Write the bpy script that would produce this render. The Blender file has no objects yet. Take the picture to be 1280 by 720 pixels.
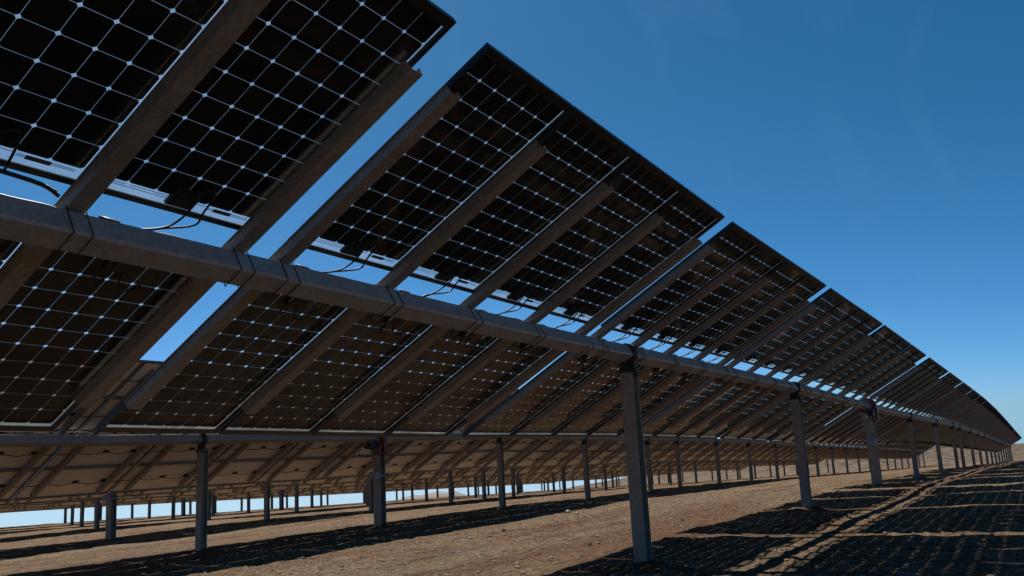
import bpy, math, random
import numpy as np
from mathutils import Matrix, Vector
random.seed(7); rng = np.random.default_rng(7)
SC = bpy.context.scene; COL = SC.collection

# ------------------------------------------------------------------ camera
CAM = Vector((-3.295158, -3.900226, -1.176261))
RIGHT = Vector((0.518359, -0.853381, -0.055181)); DOWN = Vector((0.119137, 0.135962, -0.983525)); FWD = Vector((0.846824, 0.503245, 0.172146))
cd = bpy.data.cameras.new('camera'); cam = bpy.data.objects.new('camera', cd); COL.objects.link(cam)
cd.sensor_fit = 'HORIZONTAL'; cd.sensor_width = 36.0; cd.lens = 36.0 * 1060.68 / 1280.0
cd.clip_start = 0.05; cd.clip_end = 9000.0
cam.matrix_world = Matrix(((RIGHT.x, -DOWN.x, -FWD.x, CAM.x), (RIGHT.y, -DOWN.y, -FWD.y, CAM.y), (RIGHT.z, -DOWN.z, -FWD.z, CAM.z), (0, 0, 0, 1)))
SC.camera = cam

# ------------------------------------------------------------------ sky, sun, exposure
SUN = Vector((0.46, 0.64, 1.0)).normalized()          # towards the sun
elev = math.asin(SUN.z); azim = math.atan2(SUN.x, SUN.y)
w = bpy.data.worlds.new('World'); SC.world = w; w.use_nodes = True
nt = w.node_tree; bg = nt.nodes['Background']
sky = nt.nodes.new('ShaderNodeTexSky'); sky.sky_type = 'NISHITA'; sky.sun_disc = False
sky.sun_elevation = elev; sky.sun_rotation = azim; sky.altitude = 2400; sky.air_density = 0.6; sky.dust_density = 2.2; sky.ozone_density = 6.0
# the site looks down over a valley: below eye level the sky goes on as it is at the horizon
tc = nt.nodes.new('ShaderNodeTexCoord'); sp = nt.nodes.new('ShaderNodeSeparateXYZ'); mxz = nt.nodes.new('ShaderNodeMath'); mxz.operation = 'MAXIMUM'; mxz.inputs[1].default_value = 0.004
cx = nt.nodes.new('ShaderNodeCombineXYZ'); nt.links.new(tc.outputs['Generated'], sp.inputs[0]); nt.links.new(sp.outputs[2], mxz.inputs[0])
nt.links.new(sp.outputs[0], cx.inputs[0]); nt.links.new(sp.outputs[1], cx.inputs[1]); nt.links.new(mxz.outputs[0], cx.inputs[2]); nt.links.new(cx.outputs[0], sky.inputs[0])
# dry high-altitude sky: red falls off faster than green and blue away from the horizon
sc_ = nt.nodes.new('ShaderNodeSeparateColor'); cc_ = nt.nodes.new('ShaderNodeCombineColor'); nt.links.new(sky.outputs[0], sc_.inputs[0])
def wm(op, a, b):
    n = nt.nodes.new('ShaderNodeMath'); n.operation = op
    for k, v in enumerate((a, b)):
        if isinstance(v, float): n.inputs[k].default_value = v
        else: nt.links.new(v, n.inputs[k])
    return n.outputs[0]
red = wm('MULTIPLY', wm('POWER', wm('MULTIPLY', sc_.outputs[0], 0.08), 1.5), 17.5)
nt.links.new(wm('MINIMUM', red, wm('MULTIPLY', sc_.outputs[1], 0.76)), cc_.inputs[0]); nt.links.new(wm('MULTIPLY', sc_.outputs[1], 1.12), cc_.inputs[1]); nt.links.new(wm('MULTIPLY', sc_.outputs[2], 1.24), cc_.inputs[2])
# a few thin veils of high cirrus
mpw = nt.nodes.new('ShaderNodeMapping'); mpw.inputs['Scale'].default_value = (2.2, 7.0, 3.0); mpw.inputs['Rotation'].default_value = (0.3, 0.2, 0.9); nt.links.new(tc.outputs['Generated'], mpw.inputs[0])
cn = nt.nodes.new('ShaderNodeTexNoise'); cn.inputs['Scale'].default_value = 1.6; cn.inputs['Detail'].default_value = 6.0; cn.inputs['Distortion'].default_value = 0.7; nt.links.new(mpw.outputs[0], cn.inputs['Vector'])
cr = nt.nodes.new('ShaderNodeMapRange'); cr.inputs[1].default_value = 0.58; cr.inputs[2].default_value = 0.85; cr.inputs[4].default_value = 0.03; nt.links.new(cn.outputs['Fac'], cr.inputs[0])
ci = nt.nodes.new('ShaderNodeMix'); ci.data_type = 'RGBA'; ci.inputs[7].default_value = (7.0, 8.0, 9.0, 1); nt.links.new(cr.outputs[0], ci.inputs[0]); nt.links.new(cc_.outputs[0], ci.inputs[6])
nt.links.new(ci.outputs[2], bg.inputs[0]); bg.inputs[1].default_value = 0.05
sl = bpy.data.lights.new('sun', 'SUN'); sl.energy = 5.0; sl.angle = math.radians(0.55); sl.color = (1.0, 0.95, 0.86)
so = bpy.data.objects.new('sun', sl); COL.objects.link(so); so.rotation_euler = SUN.to_track_quat('Z', 'Y').to_euler()
SC.view_settings.view_transform = 'Standard'; SC.view_settings.look = 'None'; SC.view_settings.exposure = 0.76; SC.view_settings.gamma = 1.0
SC.cycles.transparent_max_bounces = 24; SC.cycles.max_bounces = 6

# ------------------------------------------------------------------ materials
def nmat(name):
    m = bpy.data.materials.new(name); m.use_nodes = True
    return m, m.node_tree, m.node_tree.nodes['Principled BSDF']
def N(t, kind, **kw):
    n = t.nodes.new(kind)
    for k, v in kw.items():
        if hasattr(n, k): setattr(n, k, v)
        else: n.inputs[k.replace('_', ' ')].default_value = v
    return n
def ramp(t, fac, stops):
    r = t.nodes.new('ShaderNodeValToRGB'); e = r.color_ramp.elements
    while len(e) < len(stops): e.new(0.5)
    for el, (p, c) in zip(e, stops): el.position = p; el.color = (*c, 1)
    t.links.new(fac, r.inputs[0]); return r.outputs[0]
def objco(t): return t.nodes.new('ShaderNodeTexCoord').outputs['Object']
def geoco(t): return t.nodes.new('ShaderNodeNewGeometry').outputs['Position']
def noisy(name, c1, c2, scale, rough, metal=0.0, bump=0.0, stretch=(1, 1, 1), spec=0.5, coords='obj'):
    m, t, b = nmat(name)
    mp = N(t, 'ShaderNodeMapping'); mp.inputs['Scale'].default_value = stretch
    t.links.new(objco(t) if coords == 'obj' else geoco(t), mp.inputs[0])
    n = N(t, 'ShaderNodeTexNoise', Scale=scale, Detail=5.0, Roughness=0.6); t.links.new(mp.outputs[0], n.inputs['Vector'])
    t.links.new(ramp(t, n.outputs['Fac'], [(0.3, c1), (0.7, c2)]), b.inputs['Base Color'])
    b.inputs['Metallic'].default_value = metal; b.inputs['Roughness'].default_value = rough; b.inputs['Specular IOR Level'].default_value = spec
    if bump:
        bp = N(t, 'ShaderNodeBump', Strength=bump, Distance=0.01); t.links.new(n.outputs['Fac'], bp.inputs['Height']); t.links.new(bp.outputs[0], b.inputs['Normal'])
    return m
def galvanised(name, lo, hi, rough, metal=0.25):
    m, t, b = nmat(name); co = geoco(t)
    v = N(t, 'ShaderNodeTexVoronoi', Scale=55.0); t.links.new(co, v.inputs['Vector'])
    n = N(t, 'ShaderNodeTexNoise', Scale=5.0, Detail=6.0, Roughness=0.65); t.links.new(co, n.inputs['Vector'])
    mx = N(t, 'ShaderNodeMix', data_type='FLOAT'); mx.inputs[0].default_value = 0.3
    sep = N(t, 'ShaderNodeSeparateColor'); t.links.new(v.outputs['Color'], sep.inputs[0])
    t.links.new(n.outputs['Fac'], mx.inputs[2]); t.links.new(sep.outputs[0], mx.inputs[3])
    t.links.new(ramp(t, mx.outputs[0], [(0.25, lo), (0.75, hi)]), b.inputs['Base Color'])
    b.inputs['Metallic'].default_value = metal
    rr = N(t, 'ShaderNodeMapRange'); rr.inputs[3].default_value = rough - 0.08; rr.inputs[4].default_value = rough + 0.12
    t.links.new(n.outputs['Fac'], rr.inputs[0]); t.links.new(rr.outputs[0], b.inputs['Roughness'])
    return m
M = {}
M['steel'] = galvanised('galvanised_steel', (0.24, 0.198, 0.160), (0.40, 0.335, 0.272), 0.52)
M['tube'] = galvanised('tube_steel', (0.25, 0.235, 0.215), (0.39, 0.37, 0.34), 0.42, 0.15)
M['rail'] = galvanised('rail_steel', (0.19, 0.168, 0.142), (0.31, 0.275, 0.235), 0.55)
M['frame'] = noisy('black_anodised_frame', (0.012, 0.012, 0.014), (0.02, 0.02, 0.022), 30, 0.42, 0.3)
M['alu'] = noisy('grey_frame', (0.16, 0.15, 0.14), (0.24, 0.23, 0.21), 12, 0.5, 0.4)
M['plastic'] = noisy('black_plastic', (0.008, 0.008, 0.009), (0.016, 0.016, 0.017), 40, 0.5)
M['rubber'] = noisy('cable_sheath', (0.008, 0.008, 0.008), (0.016, 0.015, 0.015), 60, 0.55)
M['red'] = noisy('red_paint', (0.17, 0.011, 0.009), (0.25, 0.016, 0.012), 9, 0.45)
M['bluegrey'] = noisy('blue_grey_paint', (0.10, 0.13, 0.17), (0.15, 0.18, 0.22), 9, 0.5)
M['box'] = noisy('grey_enclosure', (0.26, 0.27, 0.28), (0.34, 0.34, 0.34), 8, 0.5)
M['darksteel'] = noisy('dark_bearing', (0.015, 0.015, 0.016), (0.04, 0.036, 0.032), 20, 0.55, 0.3)
M['backsheet'] = noisy('dusty_backsheet', (0.74, 0.65, 0.53), (0.86, 0.78, 0.67), 2.2, 0.6, coords='geo')
M['ribbon'] = noisy('ribbon', (0.10, 0.10, 0.10), (0.2, 0.2, 0.19), 30, 0.4, 0.6)
# thin clear pane: mostly see-through, mirrors at grazing angles
m, t, b = nmat('module_glass'); t.nodes.remove(b); out = t.nodes['Material Output']
tr = N(t, 'ShaderNodeBsdfTransparent'); tr.inputs[0].default_value = (0.90, 0.925, 0.92, 1)
gl = N(t, 'ShaderNodeBsdfGlossy'); gl.inputs['Roughness'].default_value = 0.06
lw = N(t, 'ShaderNodeLayerWeight'); lw.inputs[0].default_value = 0.5
p5 = N(t, 'ShaderNodeMath', operation='POWER'); p5.inputs[1].default_value = 5.0; t.links.new(lw.outputs['Facing'], p5.inputs[0])
fr = N(t, 'ShaderNodeMath', operation='MULTIPLY_ADD'); fr.inputs[1].default_value = 0.7; fr.inputs[2].default_value = 0.012; t.links.new(p5.outputs[0], fr.inputs[0])
ms = N(t, 'ShaderNodeMixShader'); t.links.new(fr.outputs[0], ms.inputs[0]); t.links.new(tr.outputs[0], ms.inputs[1]); t.links.new(gl.outputs[0], ms.inputs[2])
du = N(t, 'ShaderNodeBsdfTranslucent'); du.inputs[0].default_value = (0.85, 0.85, 0.82, 1)
md = N(t, 'ShaderNodeMixShader'); dn = N(t, 'ShaderNodeTexNoise', Scale=3.0, Detail=6.0, Roughness=0.7); t.links.new(geoco(t), dn.inputs['Vector'])
dr = N(t, 'ShaderNodeMapRange'); dr.inputs[1].default_value = 0.3; dr.inputs[2].default_value = 0.7; dr.inputs[3].default_value = 0.014; dr.inputs[4].default_value = 0.045; t.links.new(dn.outputs['Fac'], dr.inputs[0])
t.links.new(dr.outputs[0], md.inputs[0]); t.links.new(ms.outputs[0], md.inputs[1]); t.links.new(du.outputs[0], md.inputs[2])
t.links.new(md.outputs[0], out.inputs[0]); M['glass'] = m
# silicon cell with fine fingers and five bus bars (UV in cells)
m, t, b = nmat('silicon_cell'); uv = N(t, 'ShaderNodeUVMap'); sx_ = N(t, 'ShaderNodeSeparateXYZ'); t.links.new(uv.outputs[0], sx_.inputs[0])
mu = N(t, 'ShaderNodeMath', operation='MULTIPLY'); mu.inputs[1].default_value = 5.0; t.links.new(sx_.outputs[0], mu.inputs[0])
frc = N(t, 'ShaderNodeMath', operation='FRACT'); t.links.new(mu.outputs[0], frc.inputs[0])
sb = N(t, 'ShaderNodeMath', operation='SUBTRACT'); sb.inputs[1].default_value = 0.5; t.links.new(frc.outputs[0], sb.inputs[0])
ab = N(t, 'ShaderNodeMath', operation='ABSOLUTE'); t.links.new(sb.outputs[0], ab.inputs[0])
ls = N(t, 'ShaderNodeMath', operation='LESS_THAN'); ls.inputs[1].default_value = 0.03; t.links.new(ab.outputs[0], ls.inputs[0])
no = N(t, 'ShaderNodeTexNoise', Scale=1.7, Detail=4.0); t.links.new(geoco(t), no.inputs['Vector'])
base = ramp(t, no.outputs['Fac'], [(0.3, (0.009, 0.0095, 0.011)), (0.7, (0.016, 0.0145, 0.014))])
fl_ = N(t, 'ShaderNodeVectorMath', operation='FLOOR'); t.links.new(uv.outputs[0], fl_.inputs[0])
wn = N(t, 'ShaderNodeTexWhiteNoise', noise_dimensions='2D'); t.links.new(fl_.outputs[0], wn.inputs[0])
oi = N(t, 'ShaderNodeObjectInfo'); sm = N(t, 'ShaderNodeMath', operation='ADD'); t.links.new(wn.outputs[0], sm.inputs[0]); t.links.new(oi.outputs['Random'], sm.inputs[1])
sf = N(t, 'ShaderNodeMath', operation='FRACT'); t.links.new(sm.outputs[0], sf.inputs[0])
tone = ramp(t, sf.outputs[0], [(0.0, (0.7, 0.75, 0.85)), (0.6, (1.1, 1.05, 1.0)), (1.0, (1.9, 1.75, 1.6))])
bt = N(t, 'ShaderNodeMix', data_type='RGBA', blend_type='MULTIPLY'); bt.inputs[0].default_value = 1.0; t.links.new(base, bt.inputs[6]); t.links.new(tone, bt.inputs[7])
mc = N(t, 'ShaderNodeMix', data_type='RGBA'); t.links.new(ls.outputs[0], mc.inputs[0]); t.links.new(bt.outputs[2], mc.inputs[6]); mc.inputs[7].default_value = (0.026, 0.023, 0.022, 1)
t.links.new(mc.outputs[2], b.inputs['Base Color']); b.inputs['Roughness'].default_value = 0.38; b.inputs['Specular IOR Level'].default_value = 0.15
M['cell'] = m
# desert ground
m, t, b = nmat('desert_ground'); co = geoco(t)
def nz(scale, det=6.0, rough=0.62, vec=co, dist=0.0):
    n = N(t, 'ShaderNodeTexNoise', Scale=scale, Detail=det, Roughness=rough, Distortion=dist); t.links.new(vec, n.inputs['Vector']); return n.outputs['Fac']
mp = N(t, 'ShaderNodeMapping'); mp.inputs['Scale'].default_value = (0.35, 1.6, 1.0); mp.inputs['Rotation'].default_value = (0, 0, 0.15); t.links.new(co, mp.inputs[0])
c_big = ramp(t, nz(0.55, 5.0, 0.6, mp.outputs[0], 0.6), [(0.32, (0.092, 0.045, 0.024)), (0.45, (0.140, 0.087, 0.050)), (0.7, (0.190, 0.134, 0.084))])
c_mid = ramp(t, nz(7.0, 8.0, 0.7), [(0.36, (0.30, 0.26, 0.23)), (0.5, (0.95, 0.95, 0.95)), (0.66, (1.4, 1.4, 1.36))])
x1 = N(t, 'ShaderNodeMix', data_type='RGBA', blend_type='MULTIPLY'); x1.inputs[0].default_value = 0.8; 
# a patch of rusty subsoil along the front of the open strip
pv = N(t, 'ShaderNodeMapping'); pv.vector_type = 'TEXTURE'; pv.inputs['Location'].default_value = (12.5, 1.9, -3.0); pv.inputs['Rotation'].default_value = (0, 0, 0.16); pv.inputs['Scale'].default_value = (8.0, 1.0, 60.0); t.links.new(co, pv.inputs[0])
wv = N(t, 'ShaderNodeTexNoise', Scale=1.3, Detail=5.0); t.links.new(co, wv.inputs['Vector'])
wa = N(t, 'ShaderNodeMix', data_type='VECTOR'); wa.inputs[0].default_value = 0.35; t.links.new(pv.outputs[0], wa.inputs[4]); t.links.new(wv.outputs['Color'], wa.inputs[5])
ln = N(t, 'ShaderNodeVectorMath', operation='LENGTH'); t.links.new(wa.outputs[1], ln.inputs[0])
lr = N(t, 'ShaderNodeMapRange'); lr.inputs[1].default_value = 0.35; lr.inputs[2].default_value = 0.85; lr.inputs[3].default_value = 0.85; lr.inputs[4].default_value = 0.0; t.links.new(ln.outputs['Value'], lr.inputs[0])
xr = N(t, 'ShaderNodeMix', data_type='RGBA'); xr.inputs[7].default_value = (0.112, 0.053, 0.026, 1); t.links.new(lr.outputs[0], xr.inputs[0]); t.links.new(c_big, xr.inputs[6])
t.links.new(xr.outputs[2], x1.inputs[6]); t.links.new(c_mid, x1.inputs[7])
vo = N(t, 'ShaderNodeTexVoronoi', Scale=26.0); t.links.new(co, vo.inputs['Vector'])
vs = N(t, 'ShaderNodeSeparateColor'); t.links.new(vo.outputs['Color'], vs.inputs[0])
near = N(t, 'ShaderNodeMath', operation='LESS_THAN'); near.inputs[1].default_value = 0.30; t.links.new(vo.outputs['Distance'], near.inputs[0])
few = N(t, 'ShaderNodeMath', operation='GREATER_THAN'); few.inputs[1].default_value = 0.86; t.links.new(vs.outputs[0], few.inputs[0])
peb = N(t, 'ShaderNodeMath', operation='MULTIPLY'); t.links.new(near.outputs[0], peb.inputs[0]); t.links.new(few.outputs[0], peb.inputs[1])
pc = ramp(t, vs.outputs[1], [(0.2, (0.10, 0.065, 0.045)), (0.6, (0.30, 0.25, 0.20)), (0.95, (0.46, 0.42, 0.37))])
st_ = N(t, 'ShaderNodeMapping'); st_.inputs['Scale'].default_value = (0.6, 1.8, 1.0); t.links.new(co, st_.inputs[0])
c_fin = ramp(t, nz(21.0, 8.0, 0.75, st_.outputs[0]), [(0.40, (0.22, 0.20, 0.18)), (0.5, (0.95, 0.95, 0.95)), (0.61, (1.7, 1.7, 1.65))])
x0 = N(t, 'ShaderNodeMix', data_type='RGBA', blend_type='MULTIPLY'); x0.inputs[0].default_value = 0.85; t.links.new(x1.outputs[2], x0.inputs[6]); t.links.new(c_fin, x0.inputs[7])
x2 = N(t, 'ShaderNodeMix', data_type='RGBA'); t.links.new(peb.outputs[0], x2.inputs[0]); t.links.new(x0.outputs[2], x2.inputs[6]); t.links.new(pc, x2.inputs[7])
# the stonier, darker hill beyond the end of the rows
gs = N(t, 'ShaderNodeSeparateXYZ'); t.links.new(co, gs.inputs[0]); mr = N(t, 'ShaderNodeMapRange'); mr.inputs[1].default_value = 120; mr.inputs[2].default_value = 175; t.links.new(gs.outputs[0], mr.inputs[0])
hc = ramp(t, nz(0.55, 6.0, 0.75), [(0.40, (0.022, 0.017, 0.013)), (0.5, (0.085, 0.064, 0.046)), (0.62, (0.165, 0.128, 0.095))])
x3 = N(t, 'ShaderNodeMix', data_type='RGBA'); t.links.new(mr.outputs[0], x3.inputs[0]); t.links.new(x2.outputs[2], x3.inputs[6]); t.links.new(hc, x3.inputs[7])
t.links.new(x3.outputs[2], b.inputs['Base Color']); b.inputs['Roughness'].default_value = 0.95; b.inputs['Specular IOR Level'].default_value = 0.1
h1 = nz(16.0, 9.0, 0.72); h2 = nz(3.0, 5.0, 0.6, mp.outputs[0])
ad = N(t, 'ShaderNodeMath', operation='ADD'); t.links.new(h1, ad.inputs[0]); t.links.new(h2, ad.inputs[1])
ad2 = N(t, 'ShaderNodeMath', operation='MULTIPLY_ADD'); ad2.inputs[1].default_value = 0.5; t.links.new(peb.outputs[0], ad2.inputs[0]); t.links.new(ad.outputs[0], ad2.inputs[2])
bp = N(t, 'ShaderNodeBump', Strength=1.0, Distance=0.09); t.links.new(ad2.outputs[0], bp.inputs['Height']); t.links.new(bp.outputs[0], b.inputs['Normal'])
M['ground'] = m
M['stone'] = noisy('stone', (0.10, 0.068, 0.047), (0.26, 0.21, 0.16), 14, 0.9, bump=0.4, coords='geo')
M['palestone'] = noisy('pale_stone', (0.28, 0.24, 0.20), (0.40, 0.355, 0.30), 14, 0.9, bump=0.4)
M['darkstone'] = noisy('dark_stone', (0.035, 0.025, 0.019), (0.08, 0.058, 0.043), 14, 0.9, bump=0.4)
M['farhill'] = noisy('far_hill', (0.12, 0.10, 0.09), (0.18, 0.15, 0.135), 0.02, 0.95, coords='geo')

# ------------------------------------------------------------------ mesh building
class MB:
    def __init__(s): s.v = []; s.f = []; s.m = []; s.uv = {}
    def poly(s, pts, mi=0, uv=None):
        i = len(s.v); s.v += [tuple(p) for p in pts]; s.f.append(tuple(range(i, i + len(pts)))); s.m.append(mi)
        if uv: s.uv[len(s.f) - 1] = uv
    def box(s, x0, x1, y0, y1, z0, z1, mi=0):
        i = len(s.v); s.v += [(x, y, z) for z in (z0, z1) for y in (y0, y1) for x in (x0, x1)]
        for f in ((0, 2, 3, 1), (4, 5, 7, 6), (0, 1, 5, 4), (2, 6, 7, 3), (0, 4, 6, 2), (1, 3, 7, 5)): s.f.append(tuple(i + k for k in f)); s.m.append(mi)
    def prism(s, prof, a, b, axis='y', mi=0, cap=True):
        """closed profile of (u, w) swept along an axis from a to b."""
        def P(u, w_, q): return {'x': (q, u, w_), 'y': (u, q, w_), 'z': (u, w_, q)}[axis]
        n = len(prof); i = len(s.v)
        s.v += [P(u, w_, a) for u, w_ in prof] + [P(u, w_, b) for u, w_ in prof]
        for k in range(n): s.f.append((i + k, i + (k + 1) % n, i + n + (k + 1) % n, i + n + k)); s.m.append(mi)
        if cap: s.f.append(tuple(i + k for k in reversed(range(n)))); s.f.append(tuple(i + n + k for k in range(n))); s.m += [mi, mi]
    def rings(s, rings, mi=0, cap=True, closed=False):
        n = len(rings[0]); i = len(s.v)
        for r in rings: s.v += [tuple(p) for p in r]
        R = len(rings)
        for a in range(R if closed else R - 1):
            b = (a + 1) % R
            for k in range(n): s.f.append((i + a * n + k, i + a * n + (k + 1) % n, i + b * n + (k + 1) % n, i + b * n + k)); s.m.append(mi)
        if cap and not closed: s.f.append(tuple(i + k for k in reversed(range(n)))); s.f.append(tuple(i + (R - 1) * n + k for k in range(n))); s.m += [mi, mi]
    def tube(s, pts, r, n=6, mi=0, closed=False):
        P = [Vector(p) for p in pts]; out = []
        if r < 0.012 and len(P) > 3 and not closed:      # round the bends of slack cable
            Q = []
            for k in range(len(P) - 1):
                a, b_, c, d = P[max(k - 1, 0)], P[k], P[k + 1], P[min(k + 2, len(P) - 1)]
                for u in (0, .25, .5, .75): Q.append(0.5 * (2 * b_ + (c - a) * u + (2 * a - 5 * b_ + 4 * c - d) * u * u + (3 * b_ - a - 3 * c + d) * u ** 3))
            P = Q + [P[-1]]
        up = Vector((0.13, 0.31, 0.94))
        for k, p in enumerate(P):
            t_ = (P[(k + 1) % len(P)] - P[k - 1]) if closed else (P[min(k + 1, len(P) - 1)] - P[max(k - 1, 0)])
            t_.normalize(); a = t_.cross(up)
            if a.length < 0.05: a = t_.cross(Vector((1, 0, 0)))
            a.normalize(); b_ = t_.cross(a); up = -b_ if b_.dot(up) < 0 else b_
            out.append([p + r * (math.cos(2 * math.pi * q / n) * a + math.sin(2 * math.pi * q / n) * b_) for q in range(n)])
        s.rings(out, mi, True, closed)
    def cyl(s, c, axis, r, h, n=20, mi=0, r2=None):
        c = Vector(c); ax = Vector(axis).normalized(); a = ax.orthogonal().normalized(); b_ = ax.cross(a); r2 = r if r2 is None else r2
        s.rings([[c + ax * q + rr * (math.cos(2 * math.pi * k / n) * a + math.sin(2 * math.pi * k / n) * b_) for k in range(n)] for q, rr in ((-h / 2, r), (h / 2, r2))], mi)
    def add(s, o, mat):
        """append another builder, transformed"""
        i = len(s.v); j = len(s.f)
        A = np.array(o.v) @ np.array(mat.to_3x3()).T + np.array(mat.translation); s.v += [tuple(p) for p in A]
        s.f += [tuple(i + k for k in f) for f in o.f]; s.m += o.m
        for k, u in o.uv.items(): s.uv[j + k] = u
    def mesh(s, name, mats, smooth=False):
        me = bpy.data.meshes.new(name); me.from_pydata(s.v, [], s.f)
        for m_ in mats: me.materials.append(m_)
        me.polygons.foreach_set('material_index', s.m)
        if smooth: me.polygons.foreach_set('use_smooth', [True] * len(s.f))
        if s.uv:
            ul = me.uv_layers.new(name='UVMap')
            for fi, us in s.uv.items():
                for li, u in zip(me.polygons[fi].loop_indices, us): ul.data[li].uv = u
        me.update(); return me
def link(name, me, parent=None, mat=None, **props):
    o = bpy.data.objects.new(name, me); COL.objects.link(o)
    if parent is not None: o.parent = parent
    if mat is not None: o.matrix_basis = mat
    for k, v in props.items(): o[k] = v
    return o

# ------------------------------------------------------------------ the lie of the land
EX = Vector((0.99926025, 0, -0.03845713)); SX = EX.z / EX.x
KS = [-20, 0, 4.6, 9, 13.5, 18.3, 24, 32, 42, 54, 70, 90, 120, 150]
DY = [0, 0, -.008, -.058, -.149, -.275, -.374, -.45, -.501, -.531, -.541, -.541, -.531, -.523]
DZ = [0, 0, .003, .047, .044, -.02, -.054, -.041, -.017, -.084, -.24, -.457, -.791, -1.051]
HS = [-20, 0, 5.5, 12.8, 19.7, 27, 34, 42, 54, 65, 80, 140]
HH = [2.27, 2.27, 2.27, 2.19, 1.98, 2.01, 2.0, 2.05, 2.13, 2.13, 2.12, 2.1]
def lattice(ix, iy, seed): 
    h = (ix.astype(np.int64) * 374761393 + iy.astype(np.int64) * 668265263 + seed * 974711) & 0xffffffff
    h = ((h ^ (h >> 13)) * 1274126177) & 0xffffffff
    return ((h ^ (h >> 16)) & 0xffff) / 65535.0
def vnoise(x, y, seed=0):
    ix = np.floor(x); iy = np.floor(y); fx = x - ix; fy = y - iy; fx = fx * fx * (3 - 2 * fx); fy = fy * fy * (3 - 2 * fy)
    a = lattice(ix, iy, seed); b = lattice(ix + 1, iy, seed); c = lattice(ix, iy + 1, seed); d = lattice(ix + 1, iy + 1, seed)
    return (a * (1 - fx) + b * fx) * (1 - fy) + (c * (1 - fx) + d * fx) * fy - 0.5
def fbm(x, y, f, octs, seed=0):
    out = 0; am = 1.0
    for k in range(octs): out = out + am * vnoise(x * f, y * f, seed + k); f *= 2.1; am *= 0.5
    return out
def land(X, Y):
    """smooth height of the ground"""
    X = np.asarray(X, float); Y = np.asarray(Y, float)
    z = -0.141 + SX * X + np.interp(X, KS, DZ) - np.interp(X, HS, HH)
    far = np.maximum(X - 150, 0); z = z - far * 0.004
    z = z + np.where(Y > -0.116, -0.037 * (Y + 0.116), -0.036 * (Y + 0.116))
    crest = np.maximum(Y - 63, 0); z = z - 0.05 * crest - 0.05 * np.maximum(Y - 70, 0)
    dx = X - CAM.x; dy = Y - CAM.y; r = np.hypot(dx, dy); th = np.degrees(np.arctan2(dy, dx))
    ev = np.interp(th, [-60, -20, 0, 14, 20, 28, 40], [-2.3, -1.95, -1.95, -1.95, -2.5, -3.55, -6.5])
    ridge = CAM.z + r * np.tan(np.radians(ev)); wgt = np.clip((r - 150) / 75.0, 0, 1); wgt = wgt * wgt * (3 - 2 * wgt) * np.clip((40 - th) / 10, 0, 1) * np.clip((th + 60) / 15, 0, 1)
    z = z + wgt * (ridge + 0.9 * fbm(X, Y, 0.045, 3, 41) - z) * (r < 1e9)
    back = np.maximum(r - 235, 0); z = z - wgt * back * 0.06
    return z
HEAPS = [(5.5, -.12), (12.8, -.26), (19.7, -.4), (26.9, -.5), (34.3, -.55), (7.8, 9.9), (13, 9.9), (18.56, 9.9), (24.23, 9.9), (30, 9.9), (12.6, 19.8), (18.6, 19.8)]
def rough_land(X, Y):
    X = np.asarray(X, float); Y = np.asarray(Y, float); heap = 0
    for hx, hy in HEAPS: heap = heap + 0.045 * np.exp(-((X - hx) ** 2 + (Y - hy) ** 2) / 0.09) * (1 + 1.2 * fbm(X, Y, 3.1, 2, 77))
    return land(X, Y) + heap + 0.03 * fbm(X * 0.55, Y, 0.45, 2, 3) + 0.02 * fbm(X, Y, 1.7, 2, 11) + 0.07 * (0.5 - np.abs(fbm(X * 0.8, Y, 3.3, 3, 23))) * np.clip(fbm(X, Y, 0.8, 2, 57) + 0.5, 0, 1)
def ground_at(x, y): return float(rough_land(np.array([x]), np.array([y]))[0])

def axis(segs):
    out = []
    for a, b, st in segs: out += list(np.arange(a, b, st))
    return np.array(out + [segs[-1][1]])
gx = axis([(-420, -60, 30), (-60, -12, 4), (-12, 2, 0.5), (2, 17, 0.05), (17, 30, 0.13), (30, 60, 0.4), (60, 150, 2), (150, 270, 4), (270, 1500, 50)])
gy = axis([(-700, -200, 40), (-200, -40, 6), (-40, -8, 1.2), (-8, -4, 0.2), (-4, 11, 0.05), (11, 26, 0.16), (26, 70, 0.6), (70, 250, 9), (250, 1500, 60)])
GX, GY = np.meshgrid(gx, gy); GZ = rough_land(GX, GY)
nx, ny = len(gx), len(gy); V = np.stack([GX.ravel(), GY.ravel(), GZ.ravel()], 1)
ii = (np.arange(ny - 1)[:, None] * nx + np.arange(nx - 1)[None, :]).ravel()
F = np.stack([ii, ii + 1, ii + nx + 1, ii + nx], 1)
gm = bpy.data.meshes.new('ground'); gm.vertices.add(len(V)); gm.vertices.foreach_set('co', V.ravel())
gm.loops.add(F.size); gm.loops.foreach_set('vertex_index', F.ravel()); gm.polygons.add(len(F)); gm.polygons.foreach_set('loop_start', np.arange(0, F.size, 4))
gm.polygons.foreach_set('use_smooth', np.ones(len(F), bool)); gm.materials.append(M['ground']); gm.update(); gm.validate()
link('ground', gm, kind='structure', label='bare brown stony desert ground sloping gently away')

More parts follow.
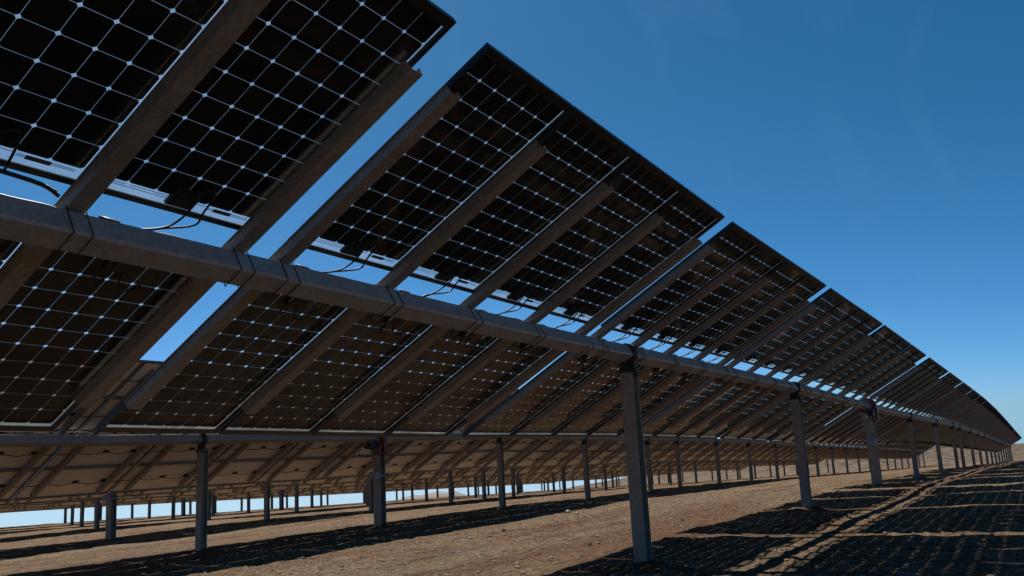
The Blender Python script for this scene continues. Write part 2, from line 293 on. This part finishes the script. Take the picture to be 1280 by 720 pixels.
def hill(name, label, c, length, width, height, seed):
    b_ = MB(); n, k = 40, 8; rows = []
    d = (Vector((c[0], c[1], 0)) - Vector((CAM.x, CAM.y, 0))).normalized(); side = Vector((d.y, -d.x, 0))
    for j in range(k + 1):
        v = j / k * 2 - 1; row = []
        for i in range(n + 1):
            u = i / n * 2 - 1; e = max(0, 1 - abs(u) ** 1.6) * (1 - v * v)
            nz_ = 1 + 0.5 * float(fbm(np.array([u * 3.0 + seed]), np.array([v * 2.0]), 1.0, 4, seed)[0])
            p = Vector(c) + side * (u * length / 2) + d * (v * width / 2); p.z += height * e * nz_; row.append(p)
        rows.append(row)
    b_.v = [tuple(p) for r_ in rows for p in r_]
    for j in range(k):
        for i in range(n): a = j * (n + 1) + i; b_.f.append((a, a + 1, a + n + 2, a + n + 1)); b_.m.append(0)
    link(name, b_.mesh(name, [M['farhill']], True), kind='structure', label=label)
hill('mountain', 'low blue grey mountain far away beyond the last row', (2010, 3420, -345), 1500, 900, 95, 5)
hill('hill', 'small brown rise on the skyline beyond the rows', (700, 520, -66), 130, 120, 14, 9)

# ------------------------------------------------------------------ tracker pieces (frame: x along the row, y down the slope, z out of the glass)
C = 0.1585; PW = 6 * C + 0.05; PL = 1.715; PITCH = 1.0286
def frame_mb(lip=0.047):
    b_ = MB(); x, y = PW / 2, PL / 2
    b_.box(-x, x, -y, -y + 0.012, -0.035, 0.0045); b_.box(-x, x, y - 0.012, y, -0.035, 0.0045)
    for s in (-1, 1): b_.box(min(s * x, s * (x - 0.012)), max(s * x, s * (x - 0.012)), -y + 0.012, y - 0.012, -0.035, 0.0045)
    b_.box(-x + 0.012, x - 0.012, -y + 0.012, -y + 0.034, -0.035, -0.0325); b_.box(-x + 0.012, x - 0.012, y - lip, y - 0.012, -0.035, -0.0325)
    for s in (-1, 1): b_.box(min(s * (x - .012), s * (x - 0.018)), max(s * (x - .012), s * (x - 0.018)), -y + 0.034, y - lip, -0.035, -0.0325)
    return b_
def cell_mb(cx, cy, thick=True):
    b_ = MB(); h = C / 2 - 0.0009; k = 0.0125
    o = [(-h + k, -h), (h - k, -h), (h, -h + k), (h, h - k), (h - k, h), (-h + k, h), (-h, h - k), (-h, -h + k)]
    kx, ky = round(cx / C - 0.5) + 5, round(cy / C) + 9; uvs = [(kx + min(max((px + C / 2) / C, .001), .999), ky + min(max((py + C / 2) / C, .001), .999)) for px, py in o]
    if thick:
        b_.poly([(cx + px, cy + py, 0.0006) for px, py in o], 0, uvs); b_.poly([(cx + px, cy + py, -0.0006) for px, py in reversed(o)], 0, list(reversed(uvs)))
        for q in range(8):
            (ax, ay), (bx, by) = o[q], o[(q + 1) % 8]; b_.poly([(cx + ax, cy + ay, -0.0006), (cx + bx, cy + by, -0.0006), (cx + bx, cy + by, 0.0006), (cx + ax, cy + ay, 0.0006)], 0, [(0.05, 0)] * 4)
    else: b_.poly([(cx + px, cy + py, 0.0) for px, py in reversed(o)], 0, list(reversed(uvs)))
    return b_
CELLS = [((i + 0.5 - 3) * C, -PL / 2 + 0.085 + (j + 0.5) * C) for j in range(10) for i in range(6)]
def join(parts):
    b_ = MB()
    for p, mi in parts:
        n0 = len(b_.m); b_.add(p, Matrix.Identity(4)); b_.m[n0:] = [mi] * (len(b_.m) - n0)
    return b_
def glass_mb(): b_ = MB(); b_.box(-PW / 2 + 0.0125, PW / 2 - 0.0125, -PL / 2 + 0.0125, PL / 2 - 0.0125, -0.003, 0.003); return b_
def jbox_mb():
    b_ = MB(); y = -PL / 2
    b_.box(-0.08, 0.08, y + 0.036, y + 0.155, -0.024, -0.0035); b_.box(-0.05, 0.05, y + 0.05, y + 0.13, -0.029, -0.024)
    for s in (-1, 1): b_.cyl((s * 0.04, y + 0.155, -0.016), (0, 1, 0), 0.009, 0.03, 8)
    return b_
def ribbon_mb():
    b_ = MB(); y = -PL / 2 + 0.085
    for x0, x1, dy in ((-2.85, -1.1, .014), (-2.85, -1.1, .024), (-1.0, -0.5, .010), (0.5, 1.9, .010), (0.5, 2.7, .026), (2.0, 2.9, .012)): b_.box(x0 * C, x1 * C, y - dy - 0.004, y - dy, -0.0016, -0.0010)
    b_.box(-2.1 * C, -1.35 * C, y - 0.034, y - 0.008, -0.0036, -0.0032)
    return b_
me_frame = frame_mb().mesh('panel_frame', [M['frame']]); me_frame_top = frame_mb(0.058).mesh('panel_frame', [M['frame']]); me_glass = glass_mb().mesh('panel_glass', [M['glass']])
me_cell = cell_mb(0, 0).mesh('solar_cell', [M['cell']]); me_cells = join([(cell_mb(*c), 0) for c in CELLS]).mesh('solar_cells', [M['cell']])
me_jbox = jbox_mb().mesh('junction_box', [M['plastic']]); me_rib = ribbon_mb().mesh('ribbon', [M['ribbon']])
me_mid, me_mid_top = [join([(frame_mb(lp_), 0), (glass_mb(), 1), (jbox_mb(), 3)] + [(cell_mb(*c, thick=False), 2) for c in CELLS] + [(ribbon_mb(), 4)]).mesh('solar_panel', [M['frame'], M['glass'], M['cell'], M['plastic'], M['ribbon']]) for lp_ in (0.047, 0.058)]
def far_mb():
    b_ = MB(); g = glass_mb(); s = MB(); s.box(-3 * C, 3 * C, -PL / 2 + 0.085, PL / 2 - 0.03, -0.0006, 0.0006)
    s.uv = {k: [(0.05, 0)] * 4 for k in range(6)}
    return join([(frame_mb(), 0), (g, 1), (s, 2), (jbox_mb(), 3)])
FAR = far_mb()
def rail_mb(y0, y1, wd=0.06, top=-0.0352, bot=-0.092):
    """omega section: web below, lips under the frames"""
    t_ = 0.004; b_ = MB(); a, e, w1 = wd, wd - 0.008, wd + 0.014
    prof = [(-w1, top), (-a, top), (-e, bot + t_), (e, bot + t_), (a, top), (w1, top), (w1, top - t_), (a + 0.001, top - t_), (e + t_, bot), (-e - t_, bot), (-a - 0.001, top - t_), (-w1, top - t_)]
    b_.prism(prof, y0, y1, 'y'); 
    for y in (y0 + 0.05, y1 - 0.05, y0 + .5, y1 - .5): b_.cyl((0, y, bot - 0.002), (0, 0, 1), 0.008, 0.006, 6)
    return b_
me_rail = rail_mb(-1.585, 1.53, 0.053).mesh('mounting_rail', [M['rail']])
TY, TZ, TH = -0.018, -0.168, 0.075
def clamp_mb():
    b_ = MB(); h = TH + 0.003
    for x in (-0.05, 0.05): b_.tube([(x, TY - h, TZ + TH + .012), (x, TY - h, TZ - h + .012), (x, TY - h + .012, TZ - h), (x, TY + h - .012, TZ - h), (x, TY + h, TZ - h + .012), (x, TY + h, TZ + TH + .012)], 0.0032, 5)
    return b_
me_clamp = clamp_mb().mesh('u_bolt', [M['darksteel']])
def tube_ring(h, c=0.014): return [(-h + c, -h), (h - c, -h), (h, -h + c), (h, h - c), (h - c, h), (-h + c, h), (-h, h - c), (-h, -h + c)]
def ibeam_mb(length, wx=0.15, dy=0.10, tw=0.007, tf=0.010):
    """rolled section standing on z = -0.35 (below ground) with its flanges facing along the row"""
    b_ = MB(); x, y = wx / 2, dy / 2
    prof = [(-dy / 2, -wx / 2)]
    prof = [(-x, -y), (-x + tf, -y), (-x + tf, -tw / 2), (x - tf, -tw / 2), (x - tf, -y), (x, -y), (x, y), (x - tf, y), (x - tf, tw / 2), (-x + tf, tw / 2), (-x + tf, y), (-x, y)]
    prof = [(p[1], p[0]) for p in prof]     # flanges face along x
    prof = [(u * 1.5, v * 1.0) for u, v in prof]
    b_.prism([(v, u) for u, v in prof], -0.35, length, 'z')
    for q in (-1, 1):
        for zz in (0.06, 0.14): b_.cyl((-0.5 * max(wx, dy * 1.5) - 0.004 if False else min(u for u, v in [(v, u) for u, v in prof]) - 0.004, q * 0.035, length - zz), (1, 0, 0), 0.011, 0.012, 6)
    return b_
def bearing_mb():
    """origin at the tube centre, upright: clamp ring, two cheeks, base plate"""
    b_ = MB(); r0, r1 = TH + 0.006, TH + 0.034
    outer = [(r1 * 1.08 * math.cos(q * math.pi / 8), r1 * 1.08 * math.sin(q * math.pi / 8)) for q in range(16)]
    b_.prism(outer, -0.045, 0.045, 'x')
    b_.prism([(-0.07, -0.06), (0.07, -0.06), (0.095, -0.19), (-0.095, -0.19)], -0.03, 0.03, 'x')
    b_.box(-0.085, 0.085, -0.115, 0.115, -0.205, -0.19)
    for s in (-1, 1):
        b_.box(-0.02, 0.02, s * 0.105 - 0.012, s * 0.105 + 0.012, -0.03, 0.06); b_.cyl((0, s * 0.105, 0.075), (0, 0, 1), 0.014, 0.03, 6)
        b_.cyl((s * 0.05, 0.07, -0.235), (0, 0, 1), 0.02, 0.05, 8); b_.cyl((s * 0.05, -0.07, -0.235), (0, 0, 1), 0.02, 0.05, 8)
    return b_
me_bearing = bearing_mb().mesh('bearing', [M['darksteel']])
def slew(parent, pos, mat):
    """slew drive on its heavy post, as parts of the tracker"""
    h = MB(); h.cyl((0.02, 0, 0), (1, 0, 0), 0.205, 0.11, 24); h.box(-0.05, 0.09, -0.22, 0.09, -0.33, -0.05)
    g = link('gear_housing', h.mesh('gear_housing', [M['red']]), parent, mat)
    fl = MB(); fl.cyl((0.105, 0, 0), (1, 0, 0), 0.175, 0.06, 24); fl.cyl((-0.055, 0, 0), (1, 0, 0), 0.108, 0.035, 24)
    fl.box(0.135, 0.26, -0.085, 0.085, -0.088, 0.088); fl.box(-0.2, -0.08, -0.085, 0.085, -0.088, 0.088)
    for q in range(8): fl.cyl((0.14, .14 * math.cos(q * math.pi / 4), .14 * math.sin(q * math.pi / 4)), (1, 0, 0), 0.013, 0.02, 6)
    link('flange', fl.mesh('flange', [M['bluegrey']]), g)
    mo = MB(); mo.cyl((-0.42, -0.13, -0.2), (1, 0.0, 0), 0.06, 0.26, 16); mo.cyl((-0.58, -0.13, -0.2), (1, 0, 0), 0.05, 0.06, 16); mo.box(-0.50, -0.36, -0.19, -0.07, -0.16, -0.1); mo.cyl((-0.17, -0.13, -0.2), (1, 0, 0), 0.025, 0.28, 10)
    link('drive_motor', mo.mesh('drive_motor', [M['plastic']]), g)
    ca = MB()
    for k in range(7):
        x = -0.42 + 0.045 * k; ca.tube([(x, -0.1, -0.08), (x + .03, -0.12, -0.22 - .02 * (k % 3)), (x + .1, -0.13, -0.36), (-0.02, -0.10, -0.44), (0.0, -.09, -.7)], 0.009, 5)
    ca.tube([(-0.6, -0.07, -0.09), (-0.75, -.05, -.36), (-.55, -.06, -.42), (-.2, -.1, -.40)], 0.010, 5)
    link('cable_loom', ca.mesh('cable_loom', [M['rubber']]), g)
    gu = MB()
    for sgn in (-1, 1): gu.prism([(-0.19, -0.16), (0.19, -0.16), (0.10, -0.62), (-0.10, -0.62)], sgn * 0.105 - 0.006, sgn * 0.105 + 0.006, 'x')
    link('gusset', gu.mesh('gusset', [M['steel']]), g)
    bx = MB(); bx.box(-0.25, -0.13, -0.12, 0.10, -0.97, -0.80); bx.box(-0.13, 0.14, -0.11, 0.11, -0.93, -0.90)
    link('control_box', bx.mesh('control_box', [M['box']]), g)

# landscape panels with opaque backs, used by every row behind the nearest one
LW, LH = 1.826, 1.0; LP = 1.85
def land_parts():
    f = MB(); x, y = LW / 2, LH / 2
    f.box(-x, x, -y, -y + 0.025, -0.035, 0.004); f.box(-x, x, y - 0.025, y, -0.035, 0.004)
    f.box(-x, -x + 0.025, -y + 0.025, y - 0.025, -0.035, 0.004); f.box(x - 0.025, x, -y + 0.025, y - 0.025, -0.035, 0.004)
    s = MB(); s.box(-x + 0.025, x - 0.025, -y + 0.025, y - 0.025, -0.0035, 0.0035, 0); s.m[1] = 1
    j = MB()
    for q in (-0.55, 0.0, 0.55): j.box(q - 0.05, q + 0.05, -0.035, 0.035, -0.022, -0.0037)
    j.tube([(-0.9, 0.03, -0.03), (-.72, 0.0, -.05), (-0.55, .01, -.03), (-.3, .035, -.045), (0, .005, -.03), (.28, .03, -.05), (.55, 0.0, -.03), (.8, .02, -.05), (0.92, .03, -.03)], 0.009, 4)
    return f, s, j
lf, ls_, lj = land_parts()
me_land = join([(lf, 2), (ls_, 0), (lj, 3)]); me_land.m[len(lf.f) + 1] = 1
LAND = me_land; LMATS = [M['backsheet'], M['frame'], M['alu'], M['plastic']]; me_land = LAND.mesh('solar_panel', LMATS)
me_lf = lf.mesh('panel_frame', [M['alu']]); me_ls = ls_.mesh('backsheet', [M['backsheet'], M['frame']]); me_lj = lj.mesh('junction_cable', [M['plastic']])
me_lrail = rail_mb(-1.93, 1.93, 0.04, -0.0352, -0.10).mesh('mounting_rail', [M['rail']])
LRAIL = rail_mb(-1.93, 1.93, 0.04, -0.0352, -0.10)

class Row:
    def __init__(s, name, label, origin, ed, path, s0, s1):
        s.ed = ed; s.path = path; s.origin = origin
        b0 = s.at(s0); s.loc = Vector((b0.translation.x, b0.translation.y, ground_at(b0.translation.x, b0.translation.y)))
        s.root = bpy.data.objects.new(name, None); COL.objects.link(s.root); s.root.location = s.loc; s.root.empty_display_size = 0.3
        s.root['label'] = label; s.root['category'] = 'solar tracker'; s.root['group'] = 'solar tracker rows on the slope'
        s.off = Matrix.Translation(-s.loc)
    def pos(s, x): return s.origin + EX * x + Vector(s.path(x))
    def at(s, x, world=False):
        p = s.pos(x); t_ = (s.pos(x + 0.5) - s.pos(x - 0.5)).normalized(); n = t_.cross(s.ed).normalized(); y = n.cross(t_)
        return Matrix(((t_.x, y.x, n.x, p.x), (t_.y, y.y, n.y, p.y), (t_.z, y.z, n.z, p.z), (0, 0, 0, 1)))
    def loc_at(s, x, y=0.0, turn=False):
        m_ = s.off @ s.at(x) @ Matrix.Translation((0, y, 0))
        return m_ @ Matrix.Rotation(math.pi, 4, 'Z') if turn else m_
    def part(s, name, me, mat, **k): return link(name, me, s.root, mat, **k)
    def tube(s, s0, s1):
        b_ = MB(); rings = []
        for x in np.arange(s0, s1 + 0.01, 1.5 if s1 < 60 else 2.0):
            m_ = s.off @ s.at(float(x)); rings.append([m_ @ Vector((0, TY + a, TZ + c)) for a, c in tube_ring(TH)])
        b_.rings(rings); s.part('torque_tube', b_.mesh('torque_tube', [M['tube']]), Matrix.Identity(4))
    def posts(s, xs, slews=()):
        for x in list(xs) + list(slews):
            tc = s.at(x) @ Vector((0, TY, TZ)); g = ground_at(tc.x, tc.y); heavy = x in slews
            L = tc.z - g - (0.17 if heavy else 0.215)
            b_ = ibeam_mb(L, 0.20, 0.15, 0.010, 0.014) if heavy else ibeam_mb(L)
            m_ = s.off @ Matrix.Translation((tc.x, tc.y, g)) @ Matrix.Rotation(math.radians(random.uniform(-1, 1)), 4, 'Y') @ Matrix.Rotation(math.radians(random.uniform(-3, 3)), 4, 'Z')
            s.part('post', b_.mesh('post', [M['steel']]), m_)
            if heavy: slew(s.root, tc, s.off @ Matrix.Translation(tc))
            else: s.part('bearing', me_bearing, s.off @ Matrix.Translation(tc) @ Matrix.Rotation(math.radians(30), 4, 'X') if False else s.off @ Matrix.Translation(tc))

# ------------------------------------------------------------------ the nearest row: see-through panels, six by ten cells
def pathA(x): return (0, np.interp(x, KS, DY), np.interp(x, KS, DZ))
ED_A = Vector((-0.019158, 0.867083, -0.497795))
A = Row('solar_tracker', 'nearest tracker row with see-through black cell panels on a thick square tube', Vector((0, 0, 0)), ED_A, pathA, 5.52, 0)
tables = [(-8.44, 4), (-4.062, 4), (0.345, 4), (4.75, 4), (9.2, 4), (13.6, 3), (16.9, 2)]
x = 19.72
while x < 138: tables.append((x, 4)); x += 4.70 if abs(x - 93) > 3 and abs(x - 112) > 3 else 5.4
YC = 0.187 + PL / 2
full = [(-0.976, -1), (-2.0046, -1), (0.345, -1), (-0.976, 1), (1.3736, -1)]   # left edges of the five panels whose cells show largest
farA = MB(); farR = MB(); RM = rail_mb(-1.585, 1.53, 0.053)
def near_panel(M_, cells, upper):
    p = A.part('solar_panel', me_frame_top if upper else me_frame, M_)
    if cells:
        for cx, cy in CELLS: link('solar_cell', me_cell, p, Matrix.Translation((cx, cy, 0)))
    else: link('solar_cells', me_cells, p, kind='stuff')
    link('glass_pane', me_glass, p); link('junction_box', me_jbox, p); link('ribbon', me_rib, p)
    return p
def add_cables(p, upper, seed):
    """two leads from the junction box to the string cable on the tube (panel frame, y from the tube outwards)"""
    r_ = random.Random(seed); y0 = -PL / 2; b_ = MB(); j = lambda a: r_.uniform(-a, a)
    if upper:
        sgn = -1
        for q in (0, 1):
            x0 = sgn * (0.04 + 0.07 * q)
            b_.tube([(sgn * 0.045, y0 + 0.17, -0.02), (x0, y0 + 0.16 + .05 * q, -0.035), (x0 * 1.3 + j(.01), y0 + 0.06, -0.05), (x0 * 1.2 + j(.02), y0 - 0.03, -0.055), (0.02 + .02 * q + j(.02), y0 - 0.08 - .01 * q, -0.075), (0.14 + j(.03), y0 - 0.125, -0.084), (0.30, y0 - 0.13 + j(.01), -0.080)], 0.0062, 6)
        b_.tube([(0.30, y0 - .13, -.082), (.31, y0 - .131, -.082), (.40, y0 - .133, -.083), (.41, y0 - .132, -.083)], 0.0105, 6); b_.tube([(0.26, y0 - .118, -.081), (.37, y0 - .115, -.08)], 0.010, 6)
        b_.tube([(0.38, y0 - .133, -.082), (.47, y0 - .14, -.086), (.515, y0 - .137, -.084)], 0.0065, 6)
        b_.tube([(-0.515, y0 - .137, -.084), (-.40, y0 - .12 + j(.012), -.088), (-.25, y0 - .125 + j(.015), -.085), (-.08, y0 - .118, -.086), (.10, y0 - .128, -.082)], 0.0065, 6)
    else:
        for q in (-1, 1):
            b_.tube([(q * 0.04, y0 + 0.17, -0.02), (q * (0.07 + j(.02)), y0 + 0.24 + j(.04), -0.05), (q * (0.12 + j(.02)), y0 + 0.2, -0.07), (q * 0.13, y0 + 0.02, -0.075), (q * 0.10, y0 - 0.10, -0.085), (q * 0.2, y0 - .16, -.088)], 0.0062, 6)
    link('lead_cable', b_.mesh('lead_cable', [M['rubber']], True), p)
for ti, (x0, n) in enumerate(tables):
    for k in range(n):
        xl = x0 + k * PITCH; xc = xl + PW / 2
        for sgn in (-1, 1):
            M_ = A.loc_at(xc, sgn * YC, sgn < 0)
            jit = Matrix.Rotation(math.radians(random.uniform(-.12, .12)), 4, 'X'); M_ = M_ @ jit
            if xl < 9: 
                p = near_panel(M_, any(abs(xl - a) < 0.01 and sgn == q for a, q in full), sgn < 0)
                if xl > -3.5: add_cables(p, sgn < 0, int(xl * 10) * 2 + sgn)
            elif xl < 36: A.part('solar_panel', me_mid if sgn > 0 else me_mid_top, M_)
            else: farA.add(FAR, M_)
    end = x0 + (n - 1) * PITCH + PW
    for xr in [x0 + 0.024] + [x0 + k * PITCH - 0.004 for k in range(1, n)] + [end - 0.012]:
        if xr < 36:
            r_ = A.part('mounting_rail', me_rail, A.loc_at(xr))
            if xr < 20: link('u_bolt', me_clamp, r_)
        else: farR.add(RM, A.loc_at(xr))
A.part('solar_panels', farA.mesh('solar_panels', [M['frame'], M['glass'], M['cell'], M['plastic']]), Matrix.Identity(4), kind='stuff')
A.part('mounting_rails', farR.mesh('mounting_rails', [M['rail']]), Matrix.Identity(4), kind='stuff')
A.tube(-9, 139)
A.posts([-2.0, 5.52, 12.8, 26.92, 34.35, 41.83, 45.7, 53.51, 61.0, 68.5, 76, 83.5, 91, 98.5, 106, 113.5, 121, 128.5, 136], [19.71])
# thicker bundle under the frames at the near end of the row
cb = MB(); mA = A.off
def lp(x, y, z): return mA @ A.at(x) @ Vector((x * 0, y, z))
cb.tube([lp(-3.0, -.235, -.06), lp(-2.2, -.215, -.07), lp(-1.8, -.225, -.066), lp(-1.45, -.20, -.075), lp(-1.2, -.185, -.08), lp(-1.10, -.15, -.088)], 0.011, 6)
cb.tube([lp(-3.0, -.21, -.06), lp(-2.2, -.20, -.085), lp(-1.7, -.19, -.08), lp(-1.35, -.195, -.07), lp(-1.12, -.17, -.085)], 0.007, 6)
A.part('cable_bundle', cb.mesh('cable_bundle', [M['rubber']], True), Matrix.Identity(4))

# ------------------------------------------------------------------ the rows behind
ORD = ['second', 'third', 'fourth', 'fifth', 'sixth', 'last']
LABEL = ['second tracker row with opaque tan panel backs, standing just behind the nearest row',
         'third tracker row back, tan panels half hidden behind the second row',
         'fourth tracker row back, counted from the nearest one with the see-through panels',
         'fifth tracker row back, only a tan strip under the rows before it',
         'sixth tracker row back, one row before the pale sky strip',
         'farthest tracker row, thin posts standing against the pale strip of sky']
TIL = math.radians(30.5)
for ri in range(6):
    Y = 9.9 * (ri + 1); dz = -0.40 * (ri + 1) - 0.12
    first = 7.13 - LP * [6, 2, 0, -3, -5, -7][ri]; last = 136 if ri == 0 else 118
    def pathB(x, dz=dz): return (0, 0.0, 0.5 * np.interp(x, KS, DZ) + 0.5 * (2.27 - np.interp(x, HS, HH)) + (0.5 * np.interp(x, KS, DZ) + 0.5 * (2.27 - np.interp(x, HS, HH)) if dz < -.5 else 0.0))
    B = Row('solar_tracker', LABEL[ri], Vector((0, Y + 0.02, dz)), Vector((-0.0192, math.cos(TIL), -math.sin(TIL))), pathB, 13.0, 0)
    far = MB(); fr_ = MB(); n = int((last - first) / LP)
    for k in range(n):
        xl = first + k * LP; xc = xl + LP / 2
        for yc in (-1.6, -0.58, 0.58, 1.6):
            M_ = B.loc_at(xc, yc) @ Matrix.Rotation(math.radians(random.uniform(-.15, .15)), 4, 'X')
            if ri == 0 and xl < 24:
                p = B.part('solar_panel', me_lf, M_); link('backsheet', me_ls, p); link('junction_cable', me_lj, p)
            elif xl < 46 and (ri < 2 or yc > 0): B.part('solar_panel', me_land, M_)
            else: far.add(LAND, M_)
        for dx in (0.29, LP - 0.30):
            if xl < 46 and ri < 3: B.part('mounting_rail', me_lrail, B.loc_at(xl + dx))
            else: fr_.add(LRAIL, B.loc_at(xl + dx))
    B.part('solar_panels', far.mesh('solar_panels', LMATS), Matrix.Identity(4), kind='stuff')
    B.part('mounting_rails', fr_.mesh('mounting_rails', [M['rail']]), Matrix.Identity(4), kind='stuff')
    B.tube(first - 0.2, first + n * LP + 0.2)
    ps = [13.0 + 5.62 * k for k in range(-3, 22) if k != 0 and first + 0.3 < 13.0 + 5.62 * k < last - 2]
    if ri == 0: ps = [-3.4, 2.2, 7.8, 18.56, 24.23, 30.0, 33.4] + [38.9 + 5.62 * k for k in range(17)]
    if ri in (1, 3): ps.append(32.7)
    B.posts(ps, [13.0 if ri == 0 else 12.6] if first < 12.5 else [13.0 + 5.62 * 4 + 2.8])

# ------------------------------------------------------------------ loose stones
def rock(r, seed):
    rr = random.Random(seed); b_ = MB(); n = 7; rings = []
    for lv, (zz, sc) in enumerate(((-0.45, 0.75), (-0.1, 1.0), (0.28, 0.8), (0.5, 0.35))):
        rings.append([Vector((math.cos(2 * math.pi * k / n + lv * .4) * r * sc * rr.uniform(.75, 1.2), math.sin(2 * math.pi * k / n + lv * .4) * r * sc * rr.uniform(.75, 1.2) * .8, zz * r * rr.uniform(.8, 1.15))) for k in range(n)])
    b_.rings(rings); return b_
protos = [rock(1.0, k) for k in range(12)]; st = MB()
NS = 6500; SXs = 2.5 + 26 * rng.random(NS) ** 1.5; SYs = -6 + rng.random(NS) * (12 + SXs * 0.35); SS = 0.007 + 0.036 * rng.random(NS) ** 4; SZs = rough_land(SXs, SYs)
PV = [np.array(p.v) for p in protos]; vv = []; off = 0
for k in range(NS):
    a = rng.random() * 6.283; ca, sa = math.cos(a) * SS[k], math.sin(a) * SS[k]; P = PV[k % 12]
    vv.append(np.stack([P[:, 0] * ca - P[:, 1] * sa + SXs[k], P[:, 0] * sa + P[:, 1] * ca + SYs[k], P[:, 2] * SS[k] * 0.8 + SZs[k] + SS[k] * 0.15], 1))
    st.f += [tuple(off + q for q in f) for f in protos[k % 12].f]; off += len(P)
st.v = [tuple(p) for p in np.concatenate(vv)]; st.m = [0] * len(st.f)
link('loose_stones', st.mesh('loose_stones', [M['stone']]), kind='stuff', label='small loose stones scattered over the dirt')
def place_rock(px, py, r, mat, label, seed):
    d = (FWD * 1060.68 + RIGHT * (px - 640) + DOWN * (py - 360)).normalized(); lo, hi = 2.0, 60.0
    k = 2.0
    while k < 80:
        p = CAM + d * k
        if p.z < ground_at(p.x, p.y): break
        k += 0.02
    o = link('rock', rock(r, seed).mesh('rock', [mat]), None, Matrix.Translation((p.x, p.y, ground_at(p.x, p.y) + r * 0.15)))
    o['label'] = label; o['category'] = 'rock'; o['group'] = 'larger rocks lying on the sunlit dirt'
place_rock(710, 641, 0.10, M['palestone'], 'pale flat rock at the edge of the second row shadow, left one of a pair', 31)
place_rock(722, 643, 0.08, M['palestone'], 'pale rock right of its pale twin at the second row shadow edge', 32)
place_rock(629.5, 664, 0.065, M['darkstone'], 'single dark rock lying alone on the sunlit dirt left of the thick post', 33)
place_rock(738, 681, 0.05, M['darkstone'], 'small dark rock beside a brown one, just left of the nearest post', 34)
place_rock(747.5, 680, 0.045, M['stone'], 'small brown rock touching a dark one, just left of the nearest post', 35)
place_rock(853, 651, 0.06, M['darkstone'], 'dark rock on rusty dirt to the right of the nearest post', 36)
place_rock(852, 659, 0.035, M['palestone'], 'tiny bright rock on rusty dirt to the right of the nearest post', 37)
